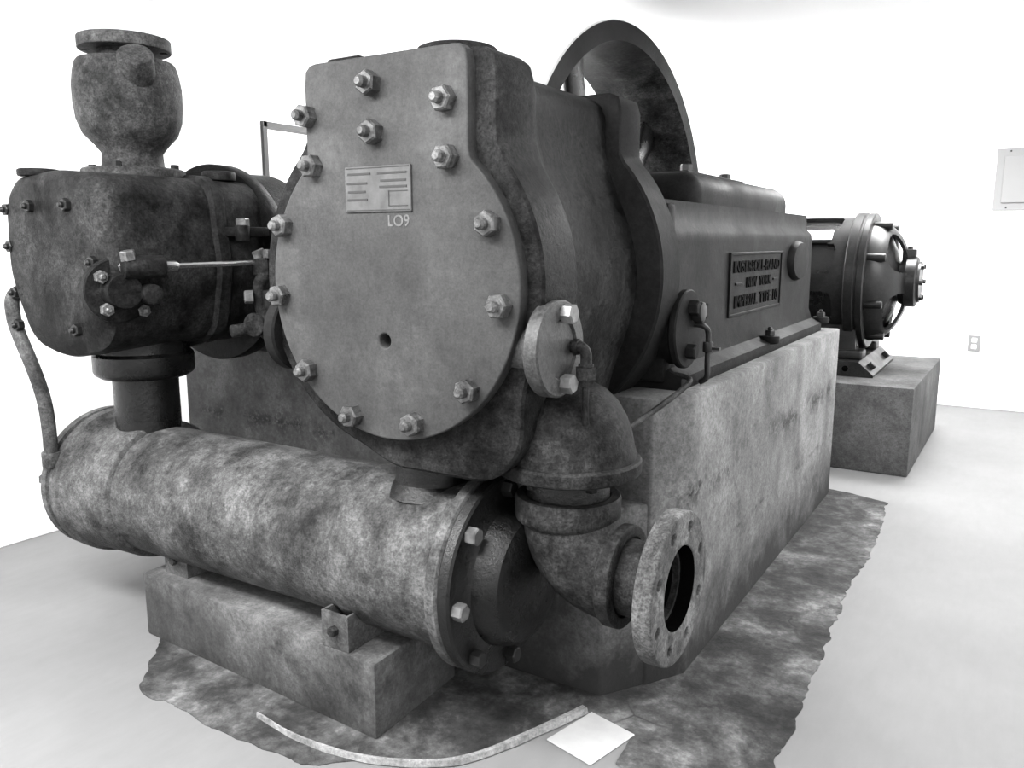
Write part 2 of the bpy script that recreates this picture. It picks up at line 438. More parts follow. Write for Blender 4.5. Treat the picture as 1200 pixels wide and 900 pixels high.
add_prism(bm, [(-1.3, 1.838), (-.856, 1.836), (-.71, 2.06), (-.75, 2.2), (-1.3, 2.2)], 0, .52, .008)
add_prism(bm, [(-1.55, 1.95), (-.95, 1.95), (-.95, 2.2), (-1.55, 2.2)], 0, .50, .008)
pl = obj('machine_plinth', bm, 'concrete', smooth=30)
tag(pl, 'tall streaked concrete plinth carrying the compressor frames', 'concrete base')
bm = bmesh.new(); add_prism(bm, [(-1.235, 1.375), (-1.245, 1.72), (-2.22, 1.75), (-2.21, 1.43)], 0, .2, .006)
tag(obj('tank_plinth', bm, 'concrete_small', smooth=30), 'low stained concrete block under the horizontal tank', 'concrete base')
bm = bmesh.new(); add_prism(bm, [(-.405, 4.54), (-.385, 5.86), (-1.5, 5.86), (-1.5, 4.54)], 0, .465, .008)
tag(obj('motor_plinth', bm, 'concrete_motor', smooth=30), 'concrete block at the far end under the electric motor', 'concrete base')

# ------------------------------------------------------------------ compressor
AC = thing('air_compressor', 'big dark cast iron two-cylinder air compressor bolted on the tall concrete plinth', 'air compressor', (-1.2, 2.4, ZP))
CX, CZ, Y0 = -1.2, 1.107, 1.40
# large cylinder casting
prH = profile(.395, (-.235, .285, .478), (-.10, .345, .425), .04, .045, crb=.13)
prB = profile(.365, (-.235, .27, .452), (-.12, .29, .41), .08, .06, crb=.12)
prF = profile(.436, (-.30, .312, .462), None, .012, .035)
bm = bmesh.new()
secs = [at_y(prH, CX, CZ, Y0 + .030, .985), at_y(prH, CX, CZ, Y0 + .036), at_y(prH, CX, CZ, Y0 + .17)]
for k in range(1, 5):
    t = k / 4; secs.append(at_y(lerp_pr(prH, prB, t * t * (3 - 2 * t)), CX, CZ, Y0 + .17 + .05 * t))
secs += [at_y(prB, CX, CZ, Y0 + .40), at_y(prB, CX, CZ, 2.0)]
add_loft(bm, secs)
# flat disc on top of the chest and small pad to its left
add_lathe(bm, rcyl(.09, .05, .01), axis_m((CX + .105, Y0 + .15, CZ + .46), (0, 0, 1)), 40)
add_lathe(bm, rcyl(.108, .022, .008), axis_m((CX + .105, Y0 + .15, CZ + .468), (0, 0, 1)), 40)
add_box(bm, CX - .2, CX - .10, Y0 + .06, Y0 + .2, CZ + .46, CZ + .505, .008)
cyl = obj('cylinder', bm, 'iron_side', AC, 40); cyl['label'] = 'large front cylinder casting with a raised valve chest'
bm = bmesh.new()
add_loft(bm, [at_y(prF, CX, CZ, 1.962, .985), at_y(prF, CX, CZ, 1.968), at_y(prF, CX, CZ, 2.085), at_y(prF, CX, CZ, 2.09, .985)])
obj('cylinder_flange', bm, 'frame', AC, 40)
# cover with a plug hole
prC = profile(.347, (-.212, .234, .482), None, .012, .03, 180, .01, -.004)
hole = circ(.0165, .004, -.126, 24)
me = plate_mesh([prC, hole], .034, .004); me.transform(face_my(CX, Y0 + .034, CZ))
cov = link('cylinder_cover', me, 'cover', AC, 30); cov['label'] = 'flat grey bolted cover of the large front cylinder'
for a, r in [(156.1, .3195), (186.5, .313), (222.4, .312), (253.1, .3195), (285.8, .317), (317.3, .3185), (353.6, .3155), (23.95, .3147), (54.5, .3217), (91.6, .3237), (126., .322)]:
    bolt(ME_BOLT, (CX + r * cos(radians(a)), Y0, CZ + r * sin(radians(a))), (0, -1, 0), cov)
for dx, dz in [(.182, .3757), (-.0124, .4237), (-.2017, .37)]:
    bolt(ME_BOLT, (CX + dx, Y0, CZ + dz), (0, -1, 0), cov)
bm = bmesh.new(); add_box(bm, CX - .0945, CX + .0905, Y0 - .005, Y0 + .001, CZ + .156, CZ + .254, .0015, 1)
np_ = sub('nameplate', bm, 'plate', cov, 30); np_['label'] = 'small rectangular metal data plate with etched lines'
bm = bmesh.new()
def strip(x0, x1, z0, z1): add_box(bm, CX + x0, CX + x1, Y0 - .0062, Y0 - .0045, CZ + z0, CZ + z1)
for zz, x0, x1 in [(.238, .0, .08), (.222, .008, .078), (.209, .005, .08), (.238, -.085, -.02), (.218, -.088, -.03), (.2, -.085, -.035), (.183, -.087, -.03)]:
    strip(x0, x1, zz - .0022, zz + .0022)
for x0, x1, z0, z1 in [(.03, .082, .199, .2005), (.03, .082, .168, .1695), (.03, .0315, .168, .2005), (-.09, .086, .1595, .161), (-.09, .086, .2495, .251)]:
    strip(x0, x1, z0, z1)
obj_m = sub('etched_lines', bm, 'plate_mark', cov, 0)
bm = bmesh.new(); tm = text_me('LO9', .034, .0008); merge_me(bm, tm, face_my(CX + .052, Y0 - .0006, CZ + .136))
sub('chalk_mark', bm, 'chalk', cov, 0)

# round blind flange on the cylinder's side, with its drain elbow
def blind(xs, sgn, nm, mt='frame', yb=1.50, zb=.975):
    bm = bmesh.new()
    add_lathe(bm, [(0, .0), (.06, .0), (.06, .06), (.096, .063), (.101, .068), (.101, .096), (.097, .1), (.064, .102), (.06, .096), (0, .096)], axis_m((xs, yb, zb), (sgn, 0, 0)), 56)
    return obj(nm, bm, mt, AC, 30)
bf = blind(CX + .312, 1, 'blind_flange', 'rimsteel', 1.475, .982); bf['label'] = 'round bolted flange on the right side of the large cylinder'
for a in (84, -84):
    bolt(ME_HEAD, (CX + .412, 1.475 + .073 * cos(radians(a)), .982 + .073 * sin(radians(a))), (1, 0, 0), bf, 'brightnut')
bf2 = blind(CX - .29, -1, 'blind_flange')
bm = bmesh.new(); xf = CX + .406
ey, ez = 1.527, .982
pth = [(xf, ey, ez), (xf + .018, ey, ez)] + [(xf + .018 + .018 * sin(radians(a)), ey, ez - .018 * (1 - cos(radians(a)))) for a in range(15, 91, 15)] + [(xf + .036, ey, ez - .035)]
add_tube(bm, pth, .0125, 14)
add_lathe(bm, rcyl(.017, .012, .002), axis_m((xf + .008, ey, ez), (1, 0, 0)), 20)
add_lathe(bm, rcyl(.0165, .010, .002), axis_m((xf + .036, ey, ez - .034), (0, 0, -1)), 20)
add_lathe(bm, [(0, 0), (.024, 0), (.024, .024), (.018, .03), (.015, .04), (0, .04)], axis_m((xf + .036, ey, ez - .042), (0, 0, -1)), 6)
de = obj('drain_elbow', bm, 'pipe', AC, 30)
x0 = xf + .036
obj('drain_tube', tube([(x0, ey, ez - .07), (x0, ey, ez - .14), (x0 + .005, ey + .01, ez - .195), (x0 + .02, ey + .05, ez - .21), (-.75, 1.86, .78), (-.725, 2.04, .822), (-.735, 2.10, .838), (-.80, 2.12, .842), (-.9, 2.12, .85)], .0075, 10), 'pipe', AC)

# discharge branch: bell, flange, elbow, outlet flange
EX, EY, EZ = -.845, 1.62, .457
bm = bmesh.new()
add_lathe(bm, [(0, .895), (.05, .89), (.085, .872), (.112, .845), (.132, .81), (.144, .775), (.15, .745), (.156, .725), (.156, .71), (0, .71)], Matrix.Translation((EX, EY, 0)), 56)
add_tube(bm, smooth_path([(EX, EY, .76), (EX - .10, EY, .79), (EX - .22, EY + .03, .84)]), .115, 32)
obj('discharge_bell', bm, 'pipe', AC, 40)
bm = bmesh.new(); add_lathe(bm, [(0, .682), (.158, .682), (.165, .686), (.167, .691), (.167, .713), (.163, .718), (.155, .720), (.15, .728), (0, .728)], Matrix.Translation((EX, EY, 0)), 64)
df = obj('bell_flange', bm, 'pipe', AC, 30)
for k in range(6):
    a = k * pi / 3 + .35; bolt(ME_HEAD_S, (EX + .13 * cos(a), EY + .13 * sin(a), .683), (0, 0, -1), df, 'pipe')
# elbow: swept with varying radius + collars
bm = bmesh.new(); RB = .15
pth, rad = [(EX, EY, .625)], [.1]
for a in range(0, 91, 6):
    t = radians(a); pth.append((EX + RB * (1 - cos(t)), EY, EZ + RB - RB * sin(t))); rad.append(.106 + .008 * sin(2 * t))
add_tube(bm, pth, .1, 40, True, rad)
add_lathe(bm, [(0, .565), (.112, .565), (.12, .572), (.123, .58), (.123, .622), (.119, .628), (.10, .628), (.10, .620), (0, .620)], Matrix.Translation((EX, EY, 0)), 56)
add_lathe(bm, [(0, 0), (.112, 0), (.117, .006), (.117, .034), (.112, .038), (.092, .038), (.092, .024), (0, .024)], axis_m((EX + RB - .03, EY, EZ), (1, 0, 0)), 56)
el = obj('discharge_elbow', bm, 'pipe', AC, 40); el['label'] = 'heavy cast elbow turning the discharge pipe to the right'
bm = bmesh.new(); add_lathe(bm, [(0, .61), (.096, .61), (.096, .69), (0, .69)], Matrix.Translation((EX, EY, 0)), 48)
obj('pipe_nipple', bm, 'black', AC)
def ring_pipe(r0, r1, x0, x1):
    return lathe([(r1, 0), (r1, x1 - x0), (r0, x1 - x0), (r0, 0)], (x0, EY, EZ), (1, 0, 0), 48, True)
bm = ring_pipe(.076, .086, EX + RB - .02, -.60)
obj('outlet_pipe', bm, 'pipe', AC)
loops = [circ(.17, n=72), circ(.094, n=48)] + [circ(.0125, .136 * cos(2 * pi * (k + .5) / 8), .136 * sin(2 * pi * (k + .5) / 8), 16) for k in range(8)]
of = plate('outlet_flange', loops, .042, .004, face_px(-.61, EY, EZ), 'flange', AC); of['label'] = 'pale open pipe flange with empty bolt holes'
obj('pipe_bore', lathe([(.0935, .131), (.0935, .10), (.0755, .085), (.0755, 0), (0, 0)], (-.70, EY, EZ), (1, 0, 0), 48), 'bore', AC)

# frame of the large cylinder: lofted along Y with a flared foot
def frame(cx, mirror, name):
    s = -1 if mirror else 1
    half = [(.445, 0), (.445, .035), (.40, .055), (.385, .10), (.382, .40), (.378, .43), (.355, .455), (.352, .515), (.34, .515)]
    sec = [(x, z) for x, z in half] + [(-x * .82, z) for x, z in reversed(half)]
    bm = bmesh.new()
    add_loft(bm, [[(cx + s * x, y, ZP + z) for x, z in sec] for y in (2.10, 3.92)])
    add_prism_box = [(cx + s * .40, cx - s * .34, 2.085, 2.14)]
    for xa, xb, ya, yb in add_prism_box: add_box(bm, min(xa, xb), max(xa, xb), ya, yb, ZP + .02, ZP + .50, .01)
    # shaft boss on the face
    add_lathe(bm, [(0, 0), (.15, 0), (.15, .01), (.135, .03), (.10, .034), (0, .034)], axis_m((cx + s * .378, 3.62, 1.12), (s, 0, 0)) @ Matrix.Scale(.55, 4, (0, 1, 0)), 40)
    return obj(name, bm, 'frame', AC, 40)
fr = frame(CX, False, 'crankcase_frame'); fr['label'] = 'long cast frame behind the large cylinder with a lettered plate'
frame(-2.36, True, 'crankcase_frame')
for y in (3.05, 3.95):
    bm = bmesh.new(); add_lathe(bm, rcyl(.036, .03, .006), axis_m((CX + .435, y, ZP + .03), (0, 0, 1)), 24)
    lug = sub('foot_lug', bm, 'frame', fr)
    bolt(ME_BOLT_S, (CX + .435, y, ZP + .06), (0, 0, 1), fr, 'bolt_dark')
# cast letter plate
px_, py0, py1, pz0, pz1 = CX + .382, 2.69, 3.36, .955, 1.158
bm = bmesh.new()
add_box(bm, px_ - .004, px_ + .004, py0, py1, pz0, pz1)
for a, b, c, d in ((py0 - .008, py0 + .008, pz0 - .006, pz1 + .006), (py1 - .008, py1 + .008, pz0 - .006, pz1 + .006), (py0, py1, pz0 - .006, pz0 + .004), (py0, py1, pz1 - .004, pz1 + .006)):
    add_box(bm, px_, px_ + .009, a, b, c, d, .0015, 1)
lp = obj('letter_plate', bm, 'frame', AC, 30); lp['label'] = 'rectangular cast plate with three raised lines of lettering'
def letters(s, y, z, h, wd):
    me = text_me(s, h / .72, .006); xs = [v.co.x for v in me.vertices]; k = wd / (max(xs) - min(xs))
    me.transform(Matrix.Scale(k, 4, (1, 0, 0))); me.transform(face_px(px_ + .005, y, z))
    return sub('lettering', me, 'letter_dark', lp, 0)
letters('INGERSOLL-RAND', 3.025, 1.113, .040, .60); letters('NEW', 2.945, 1.057, .036, .13); letters('YORK', 3.125, 1.057, .036, .16); letters('IMPERIAL', 2.885, .995, .042, .28); letters('TYPE', 3.135, .995, .042, .15); letters('10', 3.275, .995, .042, .065)
bm = bmesh.new()
add_box(bm, px_, px_ + .009, 2.75, 2.83, 1.054, 1.062, .001, 1); sub('raised_dash', bm, 'frame', lp, 30)
sub('raised_dash', box(px_, px_ + .009, 3.24, 3.31, 1.054, 1.062, .001, 1), 'frame', lp, 30)
# crank hood
bm = bmesh.new(); add_box(bm, CX - .2, CX + .335, 2.47, 3.66, ZP + .42, ZP + .618, .07, 6)
hood = obj('crank_cover', bm, 'frame', AC, 40); hood['label'] = 'rounded hood over the crank with a flat bolted lid'
sub('lid', box(CX - .12, CX + .255, 2.62, 3.25, ZP + .616, ZP + .628, .003, 1), 'frame', hood, 30)
for x, y in ((CX + .22, 2.70), (CX - .02, 2.68), (CX + .2, 3.18), (CX - .06, 3.18)):
    bolt(ME_HEAD, (x, y, ZP + .628), (0, 0, 1), hood, 'bolt_dark')
for y in (2.16,):
    for x in (CX + .26, CX + .17): bolt(ME_HEAD, (x, y, ZP + .513), (0, 0, 1), fr, 'bolt_dark')
# side inspection flange beside the ring, with oil line
bm = bmesh.new(); fx, fy, fz = CX + .37, 2.145, .965
add_lathe(bm, [(0, 0), (.098, 0), (.098, .052), (.104, .054), (.108, .058), (.108, .072), (.104, .076), (0, .076)], axis_m((fx, fy, fz), (1, 0, 0)), 48)
sf = obj('side_flange', bm, 'frame', AC, 30)
for dy, dz in ((.0, .058), (.075, .045), (-.01, -.06)): bolt(ME_HEAD, (fx + .076, fy + dy, fz + dz), (1, 0, 0), sf, 'frame')
bm = bmesh.new(); add_lathe(bm, rcyl(.028, .03, .006), axis_m((fx + .076, fy + .03, fz + .045), (1, 0, 0)), 20)
add_tube(bm, smooth_path([(fx + .07, fy + .045, fz + .01), (fx + .10, fy + .05, fz + .005), (fx + .105, fy + .075, fz - .02), (fx + .105, fy + .075, fz - .10), (fx + .105, fy + .075, fz - .14), (fx + .085, fy + .08, fz - .157)]), .008, 10)
add_lathe(bm, rcyl(.014, .03, .003), axis_m((fx + .105, fy + .075, fz - .04), (0, 0, -1)), 14)
add_box(bm, fx + .105, fx + .14, fy + .07, fy + .08, fz - .062, fz - .055)
obj('oil_line', bm, 'bolt_dark', AC)

# small (left) cylinder
HX, HZ = -2.395, 1.125
prA = profile(.262, (-.258, .258, .268), (-.22, .245, .235), .05, .10)
prA2 = profile(.24, (-.255, .255, .266), (-.21, .24, .2), .06, .12)
bm = bmesh.new()
add_loft(bm, [at_y(prA, HX, HZ, 1.44), at_y(prA, HX, HZ, 1.56), at_y(prA, HX, HZ, 1.70), at_y(prA, HX, HZ, 1.712, 1.04), at_y(prA, HX, HZ, 1.75, 1.04), at_y(prA, HX, HZ, 1.762), at_y(prA, HX, HZ, 1.9)])
add_lathe(bm, rcyl(.052, .03, .006), axis_m((HX + .15, 1.83, HZ + .268), (0, 0, 1)), 28)
sc_ = obj('small_cylinder', bm, 'head', AC, 40); sc_['label'] = 'smaller dark cylinder at the left with a valve on top'
bm = bmesh.new()
add_loft(bm, [at_y(prA2, HX, HZ, 1.352, .9), at_y(prA2, HX, HZ, 1.36, .96), at_y(prA, HX, HZ, 1.375, .985), at_y(prA, HX, HZ, 1.385, 1.0), at_y(prA, HX, HZ, 1.44, 1.0)])
add_lathe(bm, rcyl(.058, .022, .005), axis_m((HX - .16, 1.42, HZ + .268), (0, 0, 1)), 28)
hd = obj('cylinder_head', bm, 'head', AC, 40)
for dz in (.17, .06, -.08, -.18):
    bolt(ME_BOLT_S, (HX - .235, 1.365, HZ + dz), (0, -1, 0), hd, 'bolt_dark')
for a in (62, 118, -62, 5):
    bolt(ME_BOLT_S, (HX + .2 * cos(radians(a)), 1.355, HZ + .2 * sin(radians(a))), (0, -1, 0), hd, 'bolt_dark')
prG = profile(.335, None, None)
bm = bmesh.new(); add_loft(bm, [at_y(prG, HX, HZ, 1.9, .99), at_y(prG, HX, HZ, 1.905), at_y(prG, HX, HZ, 1.955), at_y(prG, HX, HZ, 1.96, .99)])
add_loft(bm, [at_y(prG, HX, HZ, 1.96, .93), at_y(prG, HX, HZ, 2.13, .93)])
obj('small_flange', bm, 'iron', AC, 40)
# discharge valve on top
VX_, VY = -2.38, 1.62; ZT = HZ + .268
bm = bmesh.new()
add_lathe(bm, [(0, -.03), (.15, -.03), (.15, .022), (.145, .027), (.095, .03), (.09, .04), (.088, .075), (.105, .098), (.135, .13), (.15, .17), (.155, .22), (.155, .27), (.149, .31), (.142, .335), (.136, .343), (.085, .347), (.08, .36), (.08, .39), (0, .39)], Matrix.Translation((VX_, VY, ZT)), 56)
add_lathe(bm, rcyl(.05, .1, .008), axis_m((VX_ + .10, VY - .03, ZT + .27), (.55, -.45, .7)), 28)
vb = obj('valve_body', bm, 'valve', AC, 40); vb['label'] = 'bulbous pipe fitting standing on the small cylinder'
loops = [circ(.132, n=64), circ(.07, n=40)] + [circ(.011, .11 * cos(2 * pi * (k + .5) / 4), .11 * sin(2 * pi * (k + .5) / 4), 14) for k in range(4)]
me = plate_mesh(loops, .036, .004); me.transform(Matrix.Translation((VX_, VY, ZT + .375)))
link('top_flange', me, 'valve', AC, 30)
for a in (35, 125, 215, 305): bolt(ME_HEAD_S, (VX_ + .125 * cos(radians(a)), VY + .125 * sin(radians(a)), ZT + .026), (0, 0, 1), vb, 'bolt_dark')
# unloader block with push rod
UX, UY, UZ = HX + .262, 1.385, 1.065
bm = bmesh.new()
add_lathe(bm, [(0, 0), (.088, 0), (.09, .004), (.09, .03), (.086, .034), (.05, .036), (.046, .09), (0, .09)], axis_m((UX - .035, UY, UZ), (1, -.25, 0)), 40)
add_lathe(bm, rcyl(.032, .11, .004), axis_m((UX + .045, UY - .02, UZ + .065), (.35, .94, 0)), 24)
add_lathe(bm, rcyl(.028, .05, .004), axis_m((UX + .04, UY + .05, UZ - .01), (1, -.2, 0)), 20)
ub = obj('unloader', bm, 'iron', AC, 35)
for dy, dz in ((-.06, .04), (-.05, -.05), (.01, .065), (.06, -.06)): bolt(ME_BOLT_S, (UX, UY + dy, UZ + dz), (1, -.25, 0), ub, 'nut')
bolt(ME_HEAD, (UX + .06, UY - .01, UZ + .085), (0, -.2, 1), ub, 'nut')
bm = bmesh.new(); add_tube(bm, [(UX + .075, UY + .06, UZ + .065), (UX + .085, 1.82, UZ + .07)], .0085, 12)
add_lathe(bm, rcyl(.016, .06, .004), axis_m((UX + .076, UY + .065, UZ + .065), (.03, 1, .0)), 16)
obj('push_rod', bm, 'rod', AC)
# lubricator fittings between the cylinders
LX, LY = UX + .1, 1.80
bm = bmesh.new()
add_box(bm, LX - .02, LX + .05, LY - .02, LY + .06, 1.095, 1.15, .006)
add_lathe(bm, rcyl(.03, .12, .006), axis_m((LX + .03, LY + .01, .93), (0, 0, 1)), 24)
add_tube(bm, smooth_path([(LX + .03, LY + .0, 1.10), (LX + .0, LY - .01, 1.07), (LX + .0, LY - .01, 1.0), (LX + .01, LY, .95)]), .02, 14)
add_lathe(bm, [(0, -.055), (.03, -.047), (.05, -.02), (.055, 0), (.05, .02), (.03, .047), (0, .055)], axis_m((LX + .03, LY, .945), (0, -1, 0)), 28)
add_lathe(bm, rcyl(.037, .016, .004), axis_m((LX + .02, LY - .05, .945), (.25, -1, 0)), 28)
add_lathe(bm, rcyl(.02, .07, .006), axis_m((LX - .02, LY - .03, .93), (-.4, -1, -.1)), 18)
lu = obj('lubricator', bm, 'pipe', AC, 35); lu['label'] = 'small pale fitting with round caps between the two cylinders'
bolt(ME_HEAD, (LX + .0, LY, 1.15), (-.3, -.3, 1), lu, 'nut'); bolt(ME_HEAD, (LX + .05, LY - .01, 1.15), (0, 0, 1), lu, 'nut'); bolt(ME_HEAD, (LX + .0, LY - .04, 1.03), (-.6, -.8, 0), lu, 'brightnut')
bm = bmesh.new(); add_box(bm, HX + .26, HX + .34, 1.74, 1.86, 1.215, 1.245, .006); add_lathe(bm, rcyl(.022, .05, .004), axis_m((HX + .33, 1.76, 1.20), (0, 0, 1)), 18)
br = obj('bracket', bm, 'iron', AC)
bolt(ME_HEAD, (HX + .31, 1.78, 1.245), (0, 0, 1), br, 'nut')

# ------------------------------------------------------------------ flywheel
FX0, FY, FZ, FR = -1.555, 3.56, 1.118, 1.03
FW = thing('flywheel', 'large spoked belt flywheel rising behind the front cylinder', 'flywheel', (FX0 - .2, FY, FZ))
RI = FR - .085
bm = bmesh.new()
prof = [(FR - .006, 0), (FR, -.006), (FR + .006, -.2), (FR, -.394), (FR - .006, -.40), (RI, -.40), (RI - .03, -.22), (RI - .03, -.18), (RI, 0)]
add_lathe(bm, prof, axis_m((FX0, FY, FZ), (1, 0, 0)), 120, True)
rim = obj('rim', bm, 'frame', FW, 35); rim.data.materials.append(M['tread']); rim.data.materials.append(M['rimrust'])
for p in rim.data.polygons:
    c = p.center; rr = sqrt((c.y - FY) ** 2 + (c.z - FZ) ** 2)
    if rr > FR - .005: p.material_index = 1
    elif rr < RI - .001: p.material_index = 2
obj('hub', lathe(rcyl(.17, .34, .02), (FX0 - .37, FY, FZ), (1, 0, 0), 40), 'black', FW)
obj('shaft', lathe(rcyl(.075, 1.0, .01), (FX0 - .72, FY, FZ), (1, 0, 0), 32), 'nut', FW)
for k in range(6):
    a = radians(104 + 60 * k); bm = bmesh.new(); dr = Vector((0, cos(a), sin(a))); tn = Vector((0, -sin(a), cos(a))); rings = []
    for i in range(14):
        t = i / 13; r = .12 + (RI - .10) * t; wd = .095 - .03 * t + .05 * max(0, t - .85) / .15; th = .05 - .012 * t
        c = Vector((FX0 - .2, FY, FZ)) + dr * r
        rings.append([c + tn * wd * cos(q) + Vector((1, 0, 0)) * th * sin(q) for q in [2 * pi * j / 20 for j in range(20)]])
    add_loft(bm, rings); obj('spoke', bm, 'black', FW, 40)

# ------------------------------------------------------------------ intercooler tank
TY, TZ, TR = 1.585, .415, .203
TK = thing('intercooler_tank', 'long horizontal tank with a bolted black end lying on the low concrete block', 'tank', (-1.9, TY, .2))
def along_x(prof, x): return lathe(prof, (x, TY, TZ), (1, 0, 0), 72)
obj('shell', along_x([(0, 0), (TR, 0), (TR, .895), (TR + .006, .900), (TR + .009, .91), (TR + .009, 1.23), (0, 1.23)], -2.28), 'tank', TK)
bm = along_x([(0, 0), (.236, 0), (.242, .006), (.242, .030), (.236, .036), (0, .036)], -1.06); ef = obj('end_flange', bm, 'tank', TK)
bm = along_x([(0, 0), (.238, 0), (.243, .005), (.243, .028), (.237, .033), (.19, .034), (.172, .045), (.165, .075), (.150, .10), (.11, .115), (.05, .12), (0, .12)], -1.023)
ec = obj('end_cover', bm, 'black', TK); ec['label'] = 'oily black domed end cover of the tank'
for k in range(8):
    a = radians(-4 + 45 * k + min(k, 2)); bolt(ME_HEAD, (-.99, TY - .213 * cos(a), TZ + .213 * sin(a)), (1, 0, 0), ec, 'brightnut' if k in (0, 1) else 'bolt_dark')
bm = along_x([(0, 0), (.15, .0), (.21, .012), (.232, .03), (.238, .04), (.238, .066), (.226, .068), (.220, .072), (.220, .084), (.226, .088), (.24, .09), (.24, .125), (.232, .13), (.227, .14), (.222, .33), (.216, .345), (.203, .352), (0, .352)], -2.625)
lh = obj('left_head', bm, 'tank', TK, 30)
for dy, dz in ((-.13, -.15), (-.02, -.2), (-.2, .03)): bolt(ME_HEAD, (-2.605, TY + dy, TZ + dz), (-1, 0, 0), lh, 'tank')
# riser to the small cylinder and stub to the large one
bm = bmesh.new(); add_lathe(bm, [(0, 0), (.098, 0), (.098, .24), (0, .24)], Matrix.Translation((-2.35, TY, .57)), 40)
add_lathe(bm, [(0, .78), (.13, .78), (.145, .79), (.15, .80), (.15, .85), (.14, .86), (.135, .92), (0, .92)], Matrix.Translation((-2.35, TY, 0)), 48)
obj('riser_pipe', bm, 'black', TK, 35)
obj('stub_pipe', lathe([(.13, 0), (.10, .03), (.098, .11), (0, .11)], (-1.2, TY, .59), (0, 0, 1), 40), 'black', TK)
# saddles: open-topped box feet
def saddle(x0, x1, y0, y1):
    t = .007; z0, z1 = .2, .295
    me = plate_mesh([[(x0, y0), (x1, y0), (x1, y1), (x0, y1)], [(x0 + t, y0 + t), (x1 - t, y0 + t), (x1 - t, y1 - t), (x0 + t, y1 - t)]], z1 - z0, .001)
    me.transform(Matrix.Translation((0, 0, z0)))
    o = link('saddle', me, 'saddlep', TK, 30)
    bolt(ME_HEAD_S, ((x0 + x1) / 2, y0, z0 + .05), (0, -1, 0), o, 'pipe'); return o
saddle(-1.413, -1.325, 1.385, 1.62); saddle(-2.155, -2.05, 1.47, 1.66)
# drain pipe looping up the far left side
bm = tube([(-2.55, 1.385, .47), (-2.545, 1.37, .52), (-2.535, 1.365, .60), (-2.54, 1.365, .68), (-2.56, 1.365, .75), (-2.60, 1.365, .827), (-2.645, 1.36, .918), (-2.655, 1.355, .97), (-2.655, 1.36, 1.03), (-2.64, 1.40, 1.06)], .021, 16)
add_lathe(bm, rcyl(.03, .05, .004), axis_m((-2.546, 1.372, .50), (0, 0, 1)), 20)
obj('side_pipe', bm, 'tank', TK)

# ------------------------------------------------------------------ electric motor
MX, MY, MZ = -.80, 5.2, .972
MO = thing('electric_motor', 'round dark electric motor on the far concrete block by the back wall', 'electric motor', (MX - .1, MY, .465))
# slotted stator shell: lathe quads with openings cut out, solidified
def slotted(r, x0, x1, wins, nseg=240, nx=60):
    bm = bmesh.new(); g = []
    for i in range(nx + 1):
        x = x0 + (x1 - x0) * i / nx
        g.append([bm.verts.new((x, MY + r * cos(2 * pi * j / nseg), MZ + r * sin(2 * pi * j / nseg))) for j in range(nseg)])
    for i in range(nx):
        xm = (i + .5) / nx
        for j in range(nseg):
            am = 360 * (j + .5) / nseg
            cut = False
            for a0, a1, u0, u1 in wins:
                da, du = ((am - (a0 + a1) / 2 + 180) % 360 - 180) / ((a1 - a0) / 2), (xm - (u0 + u1) / 2) / ((u1 - u0) / 2)
                if abs(da) ** 6 + abs(du) ** 6 < 1: cut = True
            if not cut: bm.faces.new((g[i][j], g[i][(j + 1) % nseg], g[i + 1][(j + 1) % nseg], g[i + 1][j]))
    bmesh.ops.recalc_face_normals(bm, faces=bm.faces)
    bmesh.ops.solidify(bm, geom=bm.faces[:], thickness=.022)
    return bm
RM = .365
wins = [(k * 45 + 158 - 15, k * 45 + 158 + 15, .12, .78) for k in range(8)]
obj('stator_shell', slotted(RM, -1.22, MX, wins), 'motor', MO, 40)
obj('stator_core', lathe([(0, 0), (.30, 0), (.342, .03), (.342, .38), (.30, .41), (0, .41)], (-1.21, MY, MZ), (1, 0, 0), 48), 'black', MO)
bm = lathe([(RM - .03, 0), (RM + .022, 0), (RM + .028, .006), (RM + .028, .05), (RM + .020, .056), (RM + .020, .064), (RM + .024, .068), (RM + .024, .098), (RM + .016, .104), (RM - .03, .104)], (MX - .03, MY, MZ), (1, 0, 0), 80, True)
add_lathe(bm, [(RM - .03, 0), (RM + .022, 0), (RM + .024, .05), (RM - .03, .05)], axis_m((-1.25, MY, MZ), (1, 0, 0)), 80, True)
obj('end_ring', bm, 'motor', MO)
# end bell with four openings
def bell():
    nseg, pr = 240, []
    for i in range(61):
        t = i / 60; a = t * radians(74)
        pr.append((.345 * cos(a) if t < 1 else .095, MX + .07 + .195 * sin(a) / sin(radians(74))))
    pr = [(max(r, .098), x) for r, x in pr]
    bm = bmesh.new(); g = [[bm.verts.new((x, MY + r * cos(2 * pi * j / nseg), MZ + r * sin(2 * pi * j / nseg))) for j in range(nseg)] for r, x in pr]
    for i in range(60):
        for j in range(nseg):
            am = (360 * (j + .5) / nseg) % 90; da = (am - 45) / 28; du = (i + .5 - 39) / 16.0
            if abs(da) ** 3 + abs(du) ** 3 < 1: continue
            bm.faces.new((g[i][j], g[i][(j + 1) % nseg], g[i + 1][(j + 1) % nseg], g[i + 1][j]))
    bmesh.ops.recalc_face_normals(bm, faces=bm.faces); bmesh.ops.solidify(bm, geom=bm.faces[:], thickness=.018)
    return bm
obj('end_bell', bell(), 'motor', MO, 50)
bm = lathe([(0, 0), (.12, 0), (.125, .01), (.135, .03), (.142, .034), (.142, .085), (.134, .09), (.118, .094), (.115, .108), (0, .108)], (MX + .215, MY, MZ), (1, 0, 0), 40)
add_box(bm, MX + .22, MX + .29, MY - .04, MY + .04, MZ + .10, MZ + .185, .005)
bc = obj('bearing_cap', bm, 'motor', MO)
for k in range(6): bolt(ME_HEAD_S, (MX + .323, MY + .1 * cos(k * pi / 3), MZ + .1 * sin(k * pi / 3)), (1, 0, 0), bc, 'bolt_dark')
